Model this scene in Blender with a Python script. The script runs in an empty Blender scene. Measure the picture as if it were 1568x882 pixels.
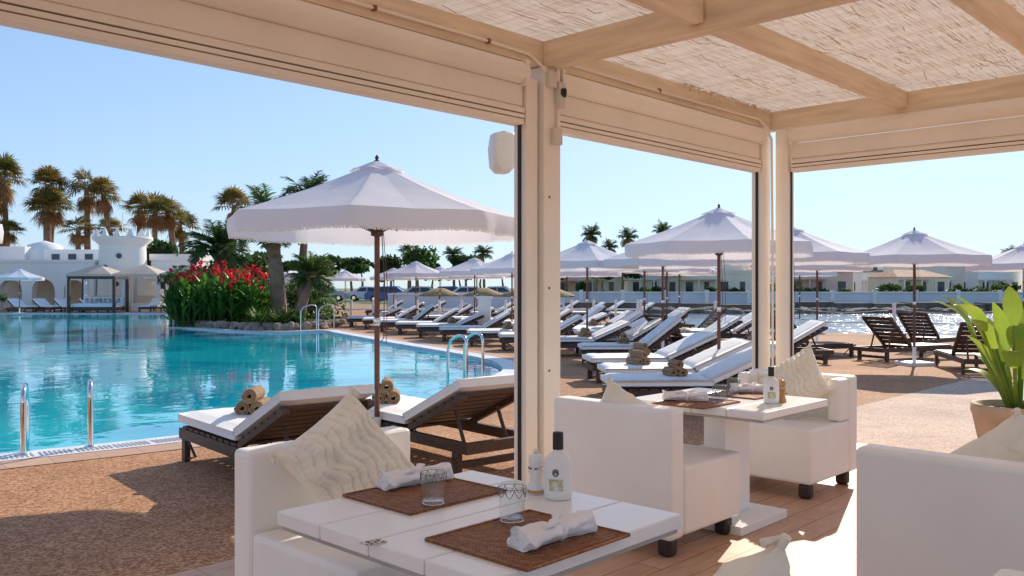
import bpy, math, random
from math import sin, cos, pi, radians, sqrt, atan2
from mathutils import Vector, Matrix, noise
random.seed(7)
R=random.random
def U(a,b): return a+(b-a)*R()
S=bpy.context.scene
COL=S.collection
# ------------------------------------------------------------------ materials
def nn(nt,t,**k):
    n=nt.nodes.new(t)
    for a,b in k.items(): setattr(n,a,b)
    return n
def mat(name,c,rough=.6,var=.12,ns=4.0,bump=0.0,bs=60.0,spec=.4,metal=0.0,c2=None,stretch=None,detail=4,trans=0.0,coord='Object',bdist=.01):
    m=bpy.data.materials.new(name); m.use_nodes=True
    nt=m.node_tree; p=nt.nodes['Principled BSDF']
    p.inputs['Roughness'].default_value=rough; p.inputs['Metallic'].default_value=metal
    p.inputs['Specular IOR Level'].default_value=spec
    tc=nn(nt,'ShaderNodeTexCoord'); mp=nn(nt,'ShaderNodeMapping')
    nt.links.new(tc.outputs[coord],mp.inputs[0])
    if stretch: mp.inputs['Scale'].default_value=stretch
    no=nn(nt,'ShaderNodeTexNoise'); no.inputs['Scale'].default_value=ns; no.inputs['Detail'].default_value=detail
    nt.links.new(mp.outputs[0],no.inputs['Vector'])
    rp=nn(nt,'ShaderNodeValToRGB')
    a=c2 if c2 else tuple(x*(1-var) for x in c)
    b=c if c2 else tuple(min(1,x*(1+var)) for x in c)
    rp.color_ramp.elements[0].position=.33; rp.color_ramp.elements[1].position=.67
    rp.color_ramp.elements[0].color=(*a,1); rp.color_ramp.elements[1].color=(*b,1)
    nt.links.new(no.outputs['Fac'],rp.inputs[0]); nt.links.new(rp.outputs[0],p.inputs['Base Color'])
    if bump>0:
        n2=nn(nt,'ShaderNodeTexNoise'); n2.inputs['Scale'].default_value=bs; n2.inputs['Detail'].default_value=3
        nt.links.new(mp.outputs[0],n2.inputs['Vector'])
        bp=nn(nt,'ShaderNodeBump'); bp.inputs['Strength'].default_value=bump; bp.inputs['Distance'].default_value=bdist
        nt.links.new(n2.outputs['Fac'],bp.inputs['Height']); nt.links.new(bp.outputs[0],p.inputs['Normal'])
    if trans>0:
        out=nt.nodes['Material Output']; tr=nn(nt,'ShaderNodeBsdfTranslucent'); mx=nn(nt,'ShaderNodeMixShader')
        nt.links.new(rp.outputs[0],tr.inputs[0]); mx.inputs[0].default_value=trans
        nt.links.new(p.outputs[0],mx.inputs[1]); nt.links.new(tr.outputs[0],mx.inputs[2]); nt.links.new(mx.outputs[0],out.inputs[0])
    return m
M={}
M['paint']=mat('cream_painted_aluminium',(.92,.84,.73),.45,.04,2,.06,30)
M['timber']=mat('painted_timber',(.84,.68,.50),.6,.14,3,.5,40,stretch=(.6,6,6))
M['timberx']=mat('painted_timber_cross',(.84,.68,.50),.6,.14,3,.5,40,stretch=(6,.6,6))
M['blk']=mat('black_rubber',(.02,.02,.02),.5)
M['leather']=mat('white_leatherette',(.92,.88,.82),.42,.03,3,.35,9,bdist=.012)
M['foot']=mat('dark_wood_foot',(.035,.025,.02),.45)
M['tabw']=mat('white_table_laminate',(.92,.90,.87),.22,.02,2,.03,40)
M['groove']=mat('table_groove',(.45,.43,.4),.6)
M['canvas']=mat('white_canvas',(.89,.86,.90),.8,.03,1.5,.15,160,trans=.33)
M['fringe']=mat('cream_fringe',(.88,.83,.75),.9,.06,30,trans=.4)
M['polew']=mat('brown_pole',(.16,.065,.04),.35,.2,5)
M['wooddk']=mat('dark_teak',(.085,.05,.035),.5,.35,9,.25,60,stretch=(1,8,8))
M['mattr']=mat('white_mattress',(.90,.88,.85),.7,.03,3,.12,50)
M['towel']=mat('brown_towel',(.42,.28,.17),.95,.2,20,.6,220,c2=(.30,.19,.11))
M['pillow']=mat('cream_linen',(.92,.83,.68),.85,.06,6,.3,180)
M['napkin']=mat('white_napkin',(.90,.87,.86),.8,.04,8,.3,60)
M['chrome']=mat('polished_steel',(.75,.75,.75),.12,.02,metal=1.0)
M['plasticw']=mat('white_plastic',(.88,.85,.81),.35,.03)
M['greyplast']=mat('grey_box',(.72,.66,.58),.5,.05)
M['rust']=mat('rusty_screw',(.3,.1,.03),.7)
M['grate']=mat('white_grate',(.80,.80,.80),.5)
M['rock']=mat('garden_rock',(.42,.32,.24),.9,.3,2,.8,15,c2=(.2,.14,.1))
M['soil']=mat('soil',(.1,.07,.04),.95,.3,3)
M['leaf']=mat('leaf_green',(.13,.23,.04),.5,.4,1.2,trans=.45,c2=(.05,.11,.025))
M['leafdk']=mat('leaf_dark',(.09,.14,.035),.55,.4,.8,trans=.45,c2=(.035,.07,.02))
M['palmg']=mat('palm_green',(.13,.20,.045),.42,.4,.9,trans=.5,c2=(.06,.11,.03))
M['palmo']=mat('palm_sunlit_tint',(.36,.23,.06),.45,.4,.5,trans=.5,c2=(.15,.16,.035))  # orange of the warm sunlight on the fronds is mixed into the leaf colour
M['skirt']=mat('palm_dead_fronds',(.52,.28,.11),.8,.3,1,trans=.4,c2=(.30,.15,.06))
M['trunk']=mat('palm_trunk',(.38,.25,.16),.9,.3,3,.9,12,c2=(.18,.12,.08),bdist=.05)
M['canna']=mat('canna_leaf',(.15,.32,.045),.4,.3,2,trans=.5,c2=(.06,.18,.03))
M['red']=mat('red_flower',(.80,.03,.05),.5,.2,4,trans=.45)
M['banana']=mat('banana_leaf',(.36,.46,.06),.35,.2,3,trans=.5,c2=(.19,.32,.04))
M['terra']=mat('terracotta',(.55,.40,.27),.8,.15,4,.2,30)
M['white']=mat('whitewash',(.92,.88,.82),.85,.04,.4,.2,8)
M['creamw']=mat('cream_render',(.86,.76,.62),.85,.06,.4)
M['pinkw']=mat('pink_render',(.78,.56,.46),.85,.06,.4)
M['win']=mat('window_dark',(.05,.06,.08),.15,.2,.3)
M['roof']=mat('roof_tiles',(.52,.28,.17),.85,.25,2)
M['stone']=mat('quay_stone',(.26,.21,.16),.9,.4,.7,.8,3,c2=(.12,.10,.08),bdist=.15)
M['bluew']=mat('pale_seawall',(.74,.76,.80),.8,.1,.5)
M['rope']=mat('rope',(.7,.65,.55),.9)
M['straw']=mat('straw_thatch',(.50,.34,.17),.9,.3,3,trans=.15)
M['lawn']=mat('lawn',(.18,.30,.05),.9,.3,.2)
M['shade']=mat('sand_fabric',(.78,.68,.55),.9,.08,1,trans=.3)
M['asph']=mat('asphalt',(.06,.06,.06),.9,.2,1)
M['carpaint']=mat('car_paint_silver',(.5,.52,.55),.3,.03); M['carblue']=mat('car_paint_blue',(.05,.12,.35),.3,.03); M['carwhite']=mat('car_paint_white',(.75,.75,.75),.3,.03)
M['tire']=mat('tyre',(.02,.02,.02),.8)
M['mill']=mat('wood_mill',(.50,.27,.10),.4,.2,20)
M['label']=mat('bottle_label',(.45,.42,.12),.5,.3,60,c2=(.8,.78,.72))
M['steelgrey']=mat('grey_inner',(.36,.36,.38),.5)
M['etch']=mat('glass_etching',(.16,.16,.17),.5)
M['cush']=mat('patterned_cushion',(.75,.75,.75),.8,.3,14,c2=(.12,.13,.16))
def mk_glass():
    m=bpy.data.materials.new('thin_clear_glass'); m.use_nodes=True; nt=m.node_tree; nt.nodes.remove(nt.nodes['Principled BSDF']); out=nt.nodes['Material Output']
    t=nn(nt,'ShaderNodeBsdfTransparent'); t.inputs[0].default_value=(.93,.95,.955,1); g=nn(nt,'ShaderNodeBsdfGlossy'); g.inputs['Roughness'].default_value=.03
    f=nn(nt,'ShaderNodeLayerWeight'); f.inputs[0].default_value=.5; pw=nn(nt,'ShaderNodeMath',operation='POWER'); pw.inputs[1].default_value=4
    sc=nn(nt,'ShaderNodeMath',operation='MULTIPLY_ADD'); sc.inputs[1].default_value=.7; sc.inputs[2].default_value=.05
    mx=nn(nt,'ShaderNodeMixShader')
    nt.links.new(f.outputs['Facing'],pw.inputs[0]); nt.links.new(pw.outputs[0],sc.inputs[0])
    nt.links.new(sc.outputs[0],mx.inputs[0]); nt.links.new(t.outputs[0],mx.inputs[1]); nt.links.new(g.outputs[0],mx.inputs[2]); nt.links.new(mx.outputs[0],out.inputs[0]); return m
M['glass']=mk_glass()
def mk_weave():
    m=mat('woven_rattan',(.58,.25,.10),.6,.3,70,c2=(.32,.115,.04))
    nt=m.node_tree;p=nt.nodes['Principled BSDF']
    tc=nn(nt,'ShaderNodeTexCoord')
    sx=nn(nt,'ShaderNodeSeparateXYZ'); nt.links.new(tc.outputs['Object'],sx.inputs[0])
    ax=nn(nt,'ShaderNodeMath',operation='ABSOLUTE'); ay=nn(nt,'ShaderNodeMath',operation='ABSOLUTE')
    nt.links.new(sx.outputs[0],ax.inputs[0]); nt.links.new(sx.outputs[1],ay.inputs[0])
    mu=nn(nt,'ShaderNodeMath',operation='MAXIMUM'); nt.links.new(ax.outputs[0],mu.inputs[0]); nt.links.new(ay.outputs[0],mu.inputs[1])
    s=nn(nt,'ShaderNodeMath',operation='MULTIPLY'); s.inputs[1].default_value=520; nt.links.new(mu.outputs[0],s.inputs[0])
    si=nn(nt,'ShaderNodeMath',operation='SINE'); nt.links.new(s.outputs[0],si.inputs[0])
    bp=nn(nt,'ShaderNodeBump'); bp.inputs['Strength'].default_value=1; bp.inputs['Distance'].default_value=.007
    nt.links.new(si.outputs[0],bp.inputs['Height']); nt.links.new(bp.outputs[0],p.inputs['Normal'])
    return m
M['weave']=mk_weave()
def mk_ground(name,ca,cb,cc,vsc=70):
    m=bpy.data.materials.new(name); m.use_nodes=True; nt=m.node_tree; p=nt.nodes['Principled BSDF']; L=nt.links.new
    p.inputs['Roughness'].default_value=.85; p.inputs['Specular IOR Level'].default_value=.2
    g=nn(nt,'ShaderNodeNewGeometry')
    v=nn(nt,'ShaderNodeTexVoronoi'); v.inputs['Scale'].default_value=vsc; L(g.outputs['Position'],v.inputs['Vector'])
    r=nn(nt,'ShaderNodeValToRGB'); e=r.color_ramp.elements
    e[0].color=(*ca,1); e[0].position=0; e[1].color=(*cc,1); e[1].position=1
    e2=r.color_ramp.elements.new(.5); e2.color=(*cb,1)
    sp=nn(nt,'ShaderNodeSeparateColor'); L(v.outputs['Color'],sp.inputs[0]); L(sp.outputs[0],r.inputs[0])
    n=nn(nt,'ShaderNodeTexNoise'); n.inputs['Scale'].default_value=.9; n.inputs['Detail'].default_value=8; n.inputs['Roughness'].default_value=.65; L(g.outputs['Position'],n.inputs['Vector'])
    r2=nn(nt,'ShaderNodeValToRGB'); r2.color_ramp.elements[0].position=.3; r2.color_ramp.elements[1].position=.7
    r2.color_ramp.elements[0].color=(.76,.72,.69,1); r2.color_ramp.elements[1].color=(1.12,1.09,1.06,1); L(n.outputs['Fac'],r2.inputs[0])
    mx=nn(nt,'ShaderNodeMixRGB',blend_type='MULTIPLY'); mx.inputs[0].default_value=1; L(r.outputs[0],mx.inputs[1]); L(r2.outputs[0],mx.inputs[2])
    s=nn(nt,'ShaderNodeSeparateXYZ'); L(g.outputs['Position'],s.inputs[0])
    mr=nn(nt,'ShaderNodeMapRange'); mr.inputs['From Min'].default_value=55; mr.inputs['From Max'].default_value=75; L(s.outputs[1],mr.inputs['Value'])
    n3=nn(nt,'ShaderNodeTexNoise'); n3.inputs['Scale'].default_value=.08; L(g.outputs['Position'],n3.inputs['Vector'])
    r3=nn(nt,'ShaderNodeValToRGB'); r3.color_ramp.elements[0].position=.4; r3.color_ramp.elements[1].position=.6
    r3.color_ramp.elements[0].color=(.13,.16,.05,1); r3.color_ramp.elements[1].color=(.38,.30,.2,1); L(n3.outputs['Fac'],r3.inputs[0])
    m2=nn(nt,'ShaderNodeMixRGB'); L(mr.outputs[0],m2.inputs[0]); L(mx.outputs[0],m2.inputs[1]); L(r3.outputs[0],m2.inputs[2])
    L(m2.outputs[0],p.inputs['Base Color'])
    bp=nn(nt,'ShaderNodeBump'); bp.inputs['Strength'].default_value=.4; bp.inputs['Distance'].default_value=.004; bp.invert=True
    L(v.outputs['Distance'],bp.inputs['Height']); L(bp.outputs[0],p.inputs['Normal'])
    return m
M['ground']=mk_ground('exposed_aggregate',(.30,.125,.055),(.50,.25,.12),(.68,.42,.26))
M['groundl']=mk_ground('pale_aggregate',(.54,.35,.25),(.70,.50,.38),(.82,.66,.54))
def mk_tiles(name,c1,c2,cm,bw,bh,mortar,rot=0,coord='Object',rough=.5,off=.5):
    m=bpy.data.materials.new(name); m.use_nodes=True; nt=m.node_tree; p=nt.nodes['Principled BSDF']; L=nt.links.new
    p.inputs['Roughness'].default_value=rough
    tc=nn(nt,'ShaderNodeTexCoord'); mp=nn(nt,'ShaderNodeMapping'); mp.inputs['Rotation'].default_value=(0,0,rot); L(tc.outputs[coord],mp.inputs[0])
    b=nn(nt,'ShaderNodeTexBrick'); b.offset=off; b.inputs['Scale'].default_value=1; b.inputs['Brick Width'].default_value=bw; b.inputs['Row Height'].default_value=bh
    b.inputs['Mortar Size'].default_value=mortar; b.inputs['Color1'].default_value=(*c1,1); b.inputs['Color2'].default_value=(*c2,1); b.inputs['Mortar'].default_value=(*cm,1)
    L(mp.outputs[0],b.inputs['Vector'])
    n=nn(nt,'ShaderNodeTexNoise'); n.inputs['Scale'].default_value=6; n.inputs['Detail'].default_value=6
    mp2=nn(nt,'ShaderNodeMapping'); mp2.inputs['Scale'].default_value=(1,6,1); L(mp.outputs[0],mp2.inputs[0]); L(mp2.outputs[0],n.inputs['Vector'])
    r=nn(nt,'ShaderNodeValToRGB'); r.color_ramp.elements[0].position=.3; r.color_ramp.elements[1].position=.7
    r.color_ramp.elements[0].color=(.84,.81,.78,1); r.color_ramp.elements[1].color=(1.08,1.08,1.08,1); L(n.outputs['Fac'],r.inputs[0])
    mx=nn(nt,'ShaderNodeMixRGB',blend_type='MULTIPLY'); mx.inputs[0].default_value=1; L(b.outputs[0],mx.inputs[1]); L(r.outputs[0],mx.inputs[2]); L(mx.outputs[0],p.inputs['Base Color'])
    bp=nn(nt,'ShaderNodeBump'); bp.inputs['Strength'].default_value=.5; bp.inputs['Distance'].default_value=.003; bp.invert=True; L(b.outputs['Fac'],bp.inputs['Height']); L(bp.outputs[0],p.inputs['Normal'])
    return m
M['tile']=mk_tiles('plank_tiles',(.55,.31,.19),(.65,.40,.26),(.30,.17,.11),.9,.15,.004)
M['band']=mk_tiles('terracotta_tiles',(.62,.35,.20),(.70,.43,.27),(.42,.28,.19),.33,.33,.005,rot=0,off=0)
M['band2']=mk_tiles('terracotta_coping_tiles',(.62,.35,.20),(.70,.43,.27),(.42,.28,.19),.33,.9,.005,rot=-.66,off=0)
def mk_reed():
    m=bpy.data.materials.new('whitewashed_reed'); m.use_nodes=True; nt=m.node_tree; p=nt.nodes['Principled BSDF']; L=nt.links.new
    p.inputs['Roughness'].default_value=.85
    tc=nn(nt,'ShaderNodeTexCoord')
    def fib(scale,sc,rot=0):
        mp=nn(nt,'ShaderNodeMapping'); mp.inputs['Scale'].default_value=scale; mp.inputs['Rotation'].default_value=(0,0,rot); L(tc.outputs['Object'],mp.inputs[0])
        n=nn(nt,'ShaderNodeTexNoise'); n.inputs['Scale'].default_value=sc; n.inputs['Detail'].default_value=5; n.inputs['Distortion'].default_value=.3; L(mp.outputs[0],n.inputs['Vector']); return n
    a=fib((1.3,34,1),3.2); b=fib((.8,80,1),3,.03); c=fib((22,1.5,1),.9)
    r=nn(nt,'ShaderNodeValToRGB'); e=r.color_ramp.elements; e[0].position=.31; e[0].color=(.40,.20,.09,1); e[1].position=.43; e[1].color=(.96,.84,.70,1)  # dark orange streaks: shadows between the reeds, painted into the colour
    L(a.outputs['Fac'],r.inputs[0])
    r2=nn(nt,'ShaderNodeValToRGB'); e=r2.color_ramp.elements; e[0].position=.33; e[0].color=(.76,.58,.41,1); e[1].position=.48; e[1].color=(1,1,1,1); L(b.outputs['Fac'],r2.inputs[0])
    mx=nn(nt,'ShaderNodeMixRGB',blend_type='MULTIPLY'); mx.inputs[0].default_value=1; L(r.outputs[0],mx.inputs[1]); L(r2.outputs[0],mx.inputs[2])
    r3=nn(nt,'ShaderNodeValToRGB'); e=r3.color_ramp.elements; e[0].position=.3; e[0].color=(.88,.82,.74,1); e[1].position=.6; e[1].color=(1,1,1,1); L(c.outputs['Fac'],r3.inputs[0])
    m3=nn(nt,'ShaderNodeMixRGB',blend_type='MULTIPLY'); m3.inputs[0].default_value=1; L(mx.outputs[0],m3.inputs[1]); L(r3.outputs[0],m3.inputs[2])
    L(m3.outputs[0],p.inputs['Base Color'])
    bp=nn(nt,'ShaderNodeBump'); bp.inputs['Strength'].default_value=.6; bp.inputs['Distance'].default_value=.012; L(b.outputs['Fac'],bp.inputs['Height']); L(bp.outputs[0],p.inputs['Normal'])
    out=nt.nodes['Material Output']; tr=nn(nt,'ShaderNodeBsdfTranslucent'); ms=nn(nt,'ShaderNodeMixShader'); ms.inputs[0].default_value=.40
    L(m3.outputs[0],tr.inputs[0]); L(p.outputs[0],ms.inputs[1]); L(tr.outputs[0],ms.inputs[2]); L(ms.outputs[0],out.inputs[0])
    return m
M['reed']=mk_reed()
def mk_water(name,c1,c2,sc,strength,dist,rough,spec=.5,vs=.3):
    m=bpy.data.materials.new(name); m.use_nodes=True; nt=m.node_tree; p=nt.nodes['Principled BSDF']; L=nt.links.new
    p.inputs['Roughness'].default_value=rough; p.inputs['IOR'].default_value=1.33; p.inputs['Specular IOR Level'].default_value=spec
    g=nn(nt,'ShaderNodeNewGeometry')
    n=nn(nt,'ShaderNodeTexNoise'); n.inputs['Scale'].default_value=vs; n.inputs['Detail'].default_value=3; n.inputs['Distortion'].default_value=1.0; L(g.outputs['Position'],n.inputs['Vector'])
    r=nn(nt,'ShaderNodeValToRGB'); r.color_ramp.elements[0].position=.35; r.color_ramp.elements[1].position=.65
    r.color_ramp.elements[0].color=(*c2,1); r.color_ramp.elements[1].color=(*c1,1); L(n.outputs['Fac'],r.inputs[0]); L(r.outputs[0],p.inputs['Base Color'])
    n2=nn(nt,'ShaderNodeTexNoise'); n2.inputs['Scale'].default_value=sc; n2.inputs['Detail'].default_value=3; n2.inputs['Distortion'].default_value=.6; L(g.outputs['Position'],n2.inputs['Vector'])
    bp=nn(nt,'ShaderNodeBump'); bp.inputs['Strength'].default_value=strength; bp.inputs['Distance'].default_value=dist; L(n2.outputs['Fac'],bp.inputs['Height']); L(bp.outputs[0],p.inputs['Normal'])
    return m
M['pool']=mk_water('pool_water',(.015,.62,.70),(.004,.34,.50),1.5,.11,.06,.01,spec=.6,vs=.35)
M['sea']=mk_water('sea_water',(.18,.25,.32),(.09,.16,.23),1.6,1.0,.14,.12)
# ------------------------------------------------------------------ mesh builder
class MB:
    def __init__(s): s.v=[];s.f=[];s.mi=[];s.sm=[];s.mats=[]
    def mid(s,m):
        if m not in s.mats: s.mats.append(m)
        return s.mats.index(m)
    def add(s,vs,fs,m,smooth=False,X=None):
        o=len(s.v); k=s.mid(m)
        for v in vs:
            v=Vector(v)
            if X is not None: v=X@v
            s.v.append(v)
        for f in fs: s.f.append([i+o for i in f]); s.mi.append(k); s.sm.append(smooth)
    def box(s,lo,hi,m,X=None):
        x0,y0,z0=lo;x1,y1,z1=hi
        s.add([(x0,y0,z0),(x1,y0,z0),(x1,y1,z0),(x0,y1,z0),(x0,y0,z1),(x1,y0,z1),(x1,y1,z1),(x0,y1,z1)],
          [(0,3,2,1),(4,5,6,7),(0,1,5,4),(1,2,6,5),(2,3,7,6),(3,0,4,7)],m,False,X)
    def tube(s,pts,rs,m,seg=10,caps=True,X=None,smooth=True):
        pts=[Vector(p) for p in pts]
        if not hasattr(rs,'__len__'): rs=[rs]*len(pts)
        d=(pts[-1]-pts[0]); 
        if d.length<1e-6: d=pts[1]-pts[0]
        d.normalize(); ref=Vector((1,0,0)) if abs(d.z)>.7 else Vector((0,0,1))
        vs=[];fs=[]
        for i,p in enumerate(pts):
            t=(pts[min(i+1,len(pts)-1)]-pts[max(i-1,0)]).normalized()
            a=t.cross(ref)
            if a.length<1e-3: a=t.cross(Vector((0,1,0)))
            a.normalize(); b=t.cross(a)
            for k in range(seg):
                q=2*pi*k/seg; vs.append(p+(a*cos(q)+b*sin(q))*rs[i])
        for i in range(len(pts)-1):
            for k in range(seg):
                k2=(k+1)%seg; fs.append((i*seg+k,i*seg+k2,(i+1)*seg+k2,(i+1)*seg+k))
        s.add(vs,fs,m,smooth,X)
        if caps:
            s.add(vs[:seg],[tuple(range(seg))],m,False,X); s.add(vs[-seg:],[tuple(reversed(range(seg)))],m,False,X)
    def lathe(s,prof,m,seg=20,c=(0,0,0),X=None,smooth=True):
        vs=[];fs=[];n=len(prof)
        for r,z in prof:
            for k in range(seg):
                q=2*pi*k/seg; vs.append((c[0]+r*cos(q),c[1]+r*sin(q),c[2]+z))
        for i in range(n-1):
            for k in range(seg):
                k2=(k+1)%seg; fs.append((i*seg+k,i*seg+k2,(i+1)*seg+k2,(i+1)*seg+k))
        s.add(vs,fs,m,smooth,X)
    def mesh(s,name):
        me=bpy.data.meshes.new(name); me.from_pydata([tuple(v) for v in s.v],[],s.f)
        for m in s.mats: me.materials.append(M[m])
        me.polygons.foreach_set('material_index',s.mi); me.polygons.foreach_set('use_smooth',s.sm); me.update(); return me
    def obj(s,name,loc=(0,0,0),rz=0,bevel=0,mat=None,seg=2):
        return put(s.mesh(name),name,loc,rz,bevel,mat,seg=seg)
def put(me,name,loc=(0,0,0),rz=0,bevel=0,mat=None,sc=1,seg=2):
    o=bpy.data.objects.new(name,me); COL.objects.link(o)
    if mat is not None: o.matrix_world=mat
    else:
        o.location=loc; o.rotation_euler=(0,0,rz)
        o.scale=(sc,sc,sc) if not hasattr(sc,'__len__') else sc
    if bevel>0:
        b=o.modifiers.new('bevel','BEVEL'); b.width=bevel; b.segments=seg; b.limit_method='ANGLE'; b.harden_normals=False
    return o
TH=atan2(.724,.69)
# ------------------------------------------------------------------ ground, pool, sea
def catmull(P,n=5):
    out=[];N=len(P)
    for i in range(N):
        p0,p1,p2,p3=[Vector((*P[(i+k-1)%N],0)) for k in range(4)]
        for j in range(n):
            t=j/n
            out.append(.5*((2*p1)+(-p0+p2)*t+(2*p0-5*p1+4*p2-p3)*t*t+(-p0+3*p1-3*p2+p3)*t**3))
    return out
poolP=[(-4.85,6.5),(-4.13,7.03),(-3,7.95),(-1.6,9.5),(-.75,11.2),(-.3,13.2),(-.15,14.8),(-.7,17),(-2.95,21.4),(-5.2,26),(-6.0,27.6),(-6.9,26.9),(-8.4,27.2),(-9.9,28.6),(-12.2,31.0),(-12.9,33.5),(-12.6,37),(-13.5,43),(-16.5,46.6),(-24,47),(-32,46),(-30,40),(-21,29),(-9.4,13.6),(-5.7,7.9)]
pool=catmull(poolP,5)
seaP=[(3.2,46),(5.2,31),(8.5,26.5),(14,24.5),(30,21),(70,16),(200,30),(200,66),(60,66),(4,66)]
def flat(name,loops,z,m):
    cu=bpy.data.curves.new(name,'CURVE'); cu.dimensions='2D'; cu.fill_mode='BOTH'
    for lp in loops:
        sp=cu.splines.new('POLY'); sp.points.add(len(lp)-1); sp.use_cyclic_u=True
        for i,p in enumerate(lp): sp.points[i].co=(p[0],p[1],0,1)
    o=bpy.data.objects.new(name+'_c',cu); COL.objects.link(o); bpy.context.view_layer.update()
    me=bpy.data.meshes.new_from_object(o.evaluated_get(bpy.context.evaluated_depsgraph_get())); me.name=name
    bpy.data.objects.remove(o)
    me.materials.clear(); me.materials.append(M[m])
    ob=put(me,name,(0,0,z)); return ob
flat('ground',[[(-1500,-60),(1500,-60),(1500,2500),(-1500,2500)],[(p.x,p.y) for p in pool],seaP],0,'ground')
b=MB(); b.add([(-45,-5,0),(2,-5,0),(2,50,0),(-45,50,0)],[(0,1,2,3)],'pool'); b.obj('pool_water',(0,0,-.05))
b=MB(); b.add([(2.5,12,0),(260,12,0),(260,75,0),(2.5,75,0)],[(0,1,2,3)],'sea'); b.obj('sea_water',(0,0,-.5))
def wallring(name,P,z0,z1,m):
    b=MB();n=len(P)
    for i in range(n):
        p=P[i];q=P[(i+1)%n]
        b.add([(p[0],p[1],z0),(q[0],q[1],z0),(q[0],q[1],z1),(p[0],p[1],z1)],[(0,1,2,3)],m)
    b.obj(name)
wallring('pool_wall',pool,-.3,0,'grate'); wallring('quay_edge',seaP,-1,0,'stone')
def ribbon(name,P,o0,o1,z,m,closed=True):
    b=MB();n=len(P);vs=[]
    for i in range(n):
        t=(P[(i+1)%n]-P[i-1]).normalized(); nr=Vector((t.y,-t.x,0))
        vs+= [P[i]+nr*o0+Vector((0,0,z)),P[i]+nr*o1+Vector((0,0,z))]
    fs=[(2*i,2*i+1,(2*i+3)%(2*n),(2*i+2)%(2*n)) for i in range(n)]
    b.add(vs,fs,m); return b.obj(name)
ribbon('pool_coping',pool,-.02,.34,.008,'grate')
ribbon('coping_tiles',pool,.34,.66,.005,'band2')
b=MB()
for i in range(0,24):
    p=pool[i];q=pool[i+1]; t=(q-p); L=t.length; t.normalize(); nr=Vector((t.y,-t.x,0)); k=int(L/.036)
    if p.x<-7 or p.y>12: continue
    for j in range(k):
        c=p+t*(j*.036); 
        b.add([c+nr*.10+Vector((0,0,.0115)),c+nr*.28+Vector((0,0,.0115)),c+nr*.28+t*.016+Vector((0,0,.0115)),c+nr*.10+t*.016+Vector((0,0,.0115))],[(0,1,2,3)],'steelgrey')
b.obj('drain_grate')
P0=Vector((.16,5.3,0))
PM=Matrix.Translation(P0)@Matrix.Rotation(TH,4,'Z')
b=MB(); b.box((-9,-7,-.05),(3.25,.10,.006),'tile'); b.obj('terrace_floor',mat=PM)
b=MB(); b.box((-9,.10,-.05),(3.58,.43,.0055),'band'); b.box((3.25,-7,-.05),(3.58,.10,.0055),'band'); b.obj('terrace_border',mat=PM)
b=MB(); b.add([(3.58,.43,.0042),(3.58,-14,.0042),(14.5,-14,.0042),(10.2,.43,.0042)],[(0,1,2,3)],'groundl'); b.obj('pale_paving',mat=PM)
b=MB()
for k in range(5): b.box((3.58,-1.6-k*2.6,-.05),(12.5,-1.45-k*2.6,.0062),'band')
b.obj('paving_joints',mat=PM)
# ------------------------------------------------------------------ pergola
b=MB(); DZ=-.055; BZ=-.045
def post(x,y,w,z1=2.74+DZ): b.box((x-w/2,y-w/2,0),(x+w/2,y+w/2,z1),'paint')
post(-.112,0,.10,2.60); post(.04,-.005,.15); 
post(2.80,0,.10,2.60); post(2.945,-.15,.11); post(2.91,.0,.05)
post(-4.4,0,.15); post(-7.3,0,.15); post(2.94,-5.4,.15)
for x in (-.168,2.745,.120): b.box((x-.005,-.012,.0),(x+.005,.012,2.34),'blk')
b.box((2.935,-.215,0),(2.959,-.206,2.34),'blk')
b.box((-7.4,-.05,2.745+DZ),(3.02,.05,2.90+DZ),'timber')
for x in (0.04,2.95,-2.95,-5.9): b.box((x-.052,-5.5,2.74+DZ),(x+.052,-.051,2.898+DZ),'timberx')
for y in (-1.12,-2.24,-3.36,-4.48):
    for x0,x1 in ((-5.84,-3.01),(-2.89,-.02),(.095,2.895)): b.box((x0,y-.045,2.775+DZ),(x1,y+.045,2.896+DZ),'timber')
b.box((-7.4,-5.6,2.745+DZ),(3.02,-5.5,2.90+DZ),'timber')
def blind(x0,x1,X=None):
    z=BZ
    b.tube([(x0,-.03,2.668+z),(x1,-.03,2.668+z)],.066,'paint',24,X=X)
    b.box((x0,-.03,2.475+z),(x1,.045,2.60+z),'paint',X)
    b.box((x0,-.024,2.462+z),(x1,.035,2.475+z),'paint',X)
    b.box((x0,-.045,2.432+z),(x1,.045,2.462+z),'paint',X)
    b.box((x0,-.02,2.424+z),(x1,.035,2.432+z),'blk',X)
    b.box((x0,-.045,2.402+z),(x1,.05,2.424+z),'paint',X)
    b.box((x0,-.02,2.397+z),(x1,.03,2.402+z),'blk',X)
    b.box((x0,-.040,2.365+z),(x1,.045,2.397+z),'paint',X)
    for xx in (x0+.004,x1-.03): b.box((xx,-.09,2.59+z),(xx+.025,.05,2.735+z),'paint',X)
blind(-4.3,-.17); blind(.125,2.74); blind(-7.2,-4.5)
XR=Matrix.Translation((2.95,0,0))@Matrix.Rotation(-pi/2,4,'Z')
blind(.22,5.3,XR)
b.tube([(-4.3,-.062,2.80+DZ),(-2,-.064,2.795+DZ),(-.6,-.062,2.80+DZ),(-.15,-.062,2.79+DZ),(-.05,-.07,2.74+DZ),(-.03,-.09,2.70+DZ)],.009,'paint',8)
b.tube([(.1,-.062,2.80+DZ),(1.4,-.064,2.79+DZ),(2.66,-.062,2.80+DZ),(2.76,-.08,2.74+DZ),(2.81,-.1,2.65+DZ),(2.83,-.1,1.5),(2.83,-.1,.0)],.011,'paint',8)
b.tube([(.07,-.085,2.70),(.07,-.086,2.32)],.008,'greyplast',8)
b.box((.02,-.115,2.22),(.095,-.08,2.32),'greyplast'); b.box((-.02,-.11,2.56),(.05,-.08,2.66),'greyplast')
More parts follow.
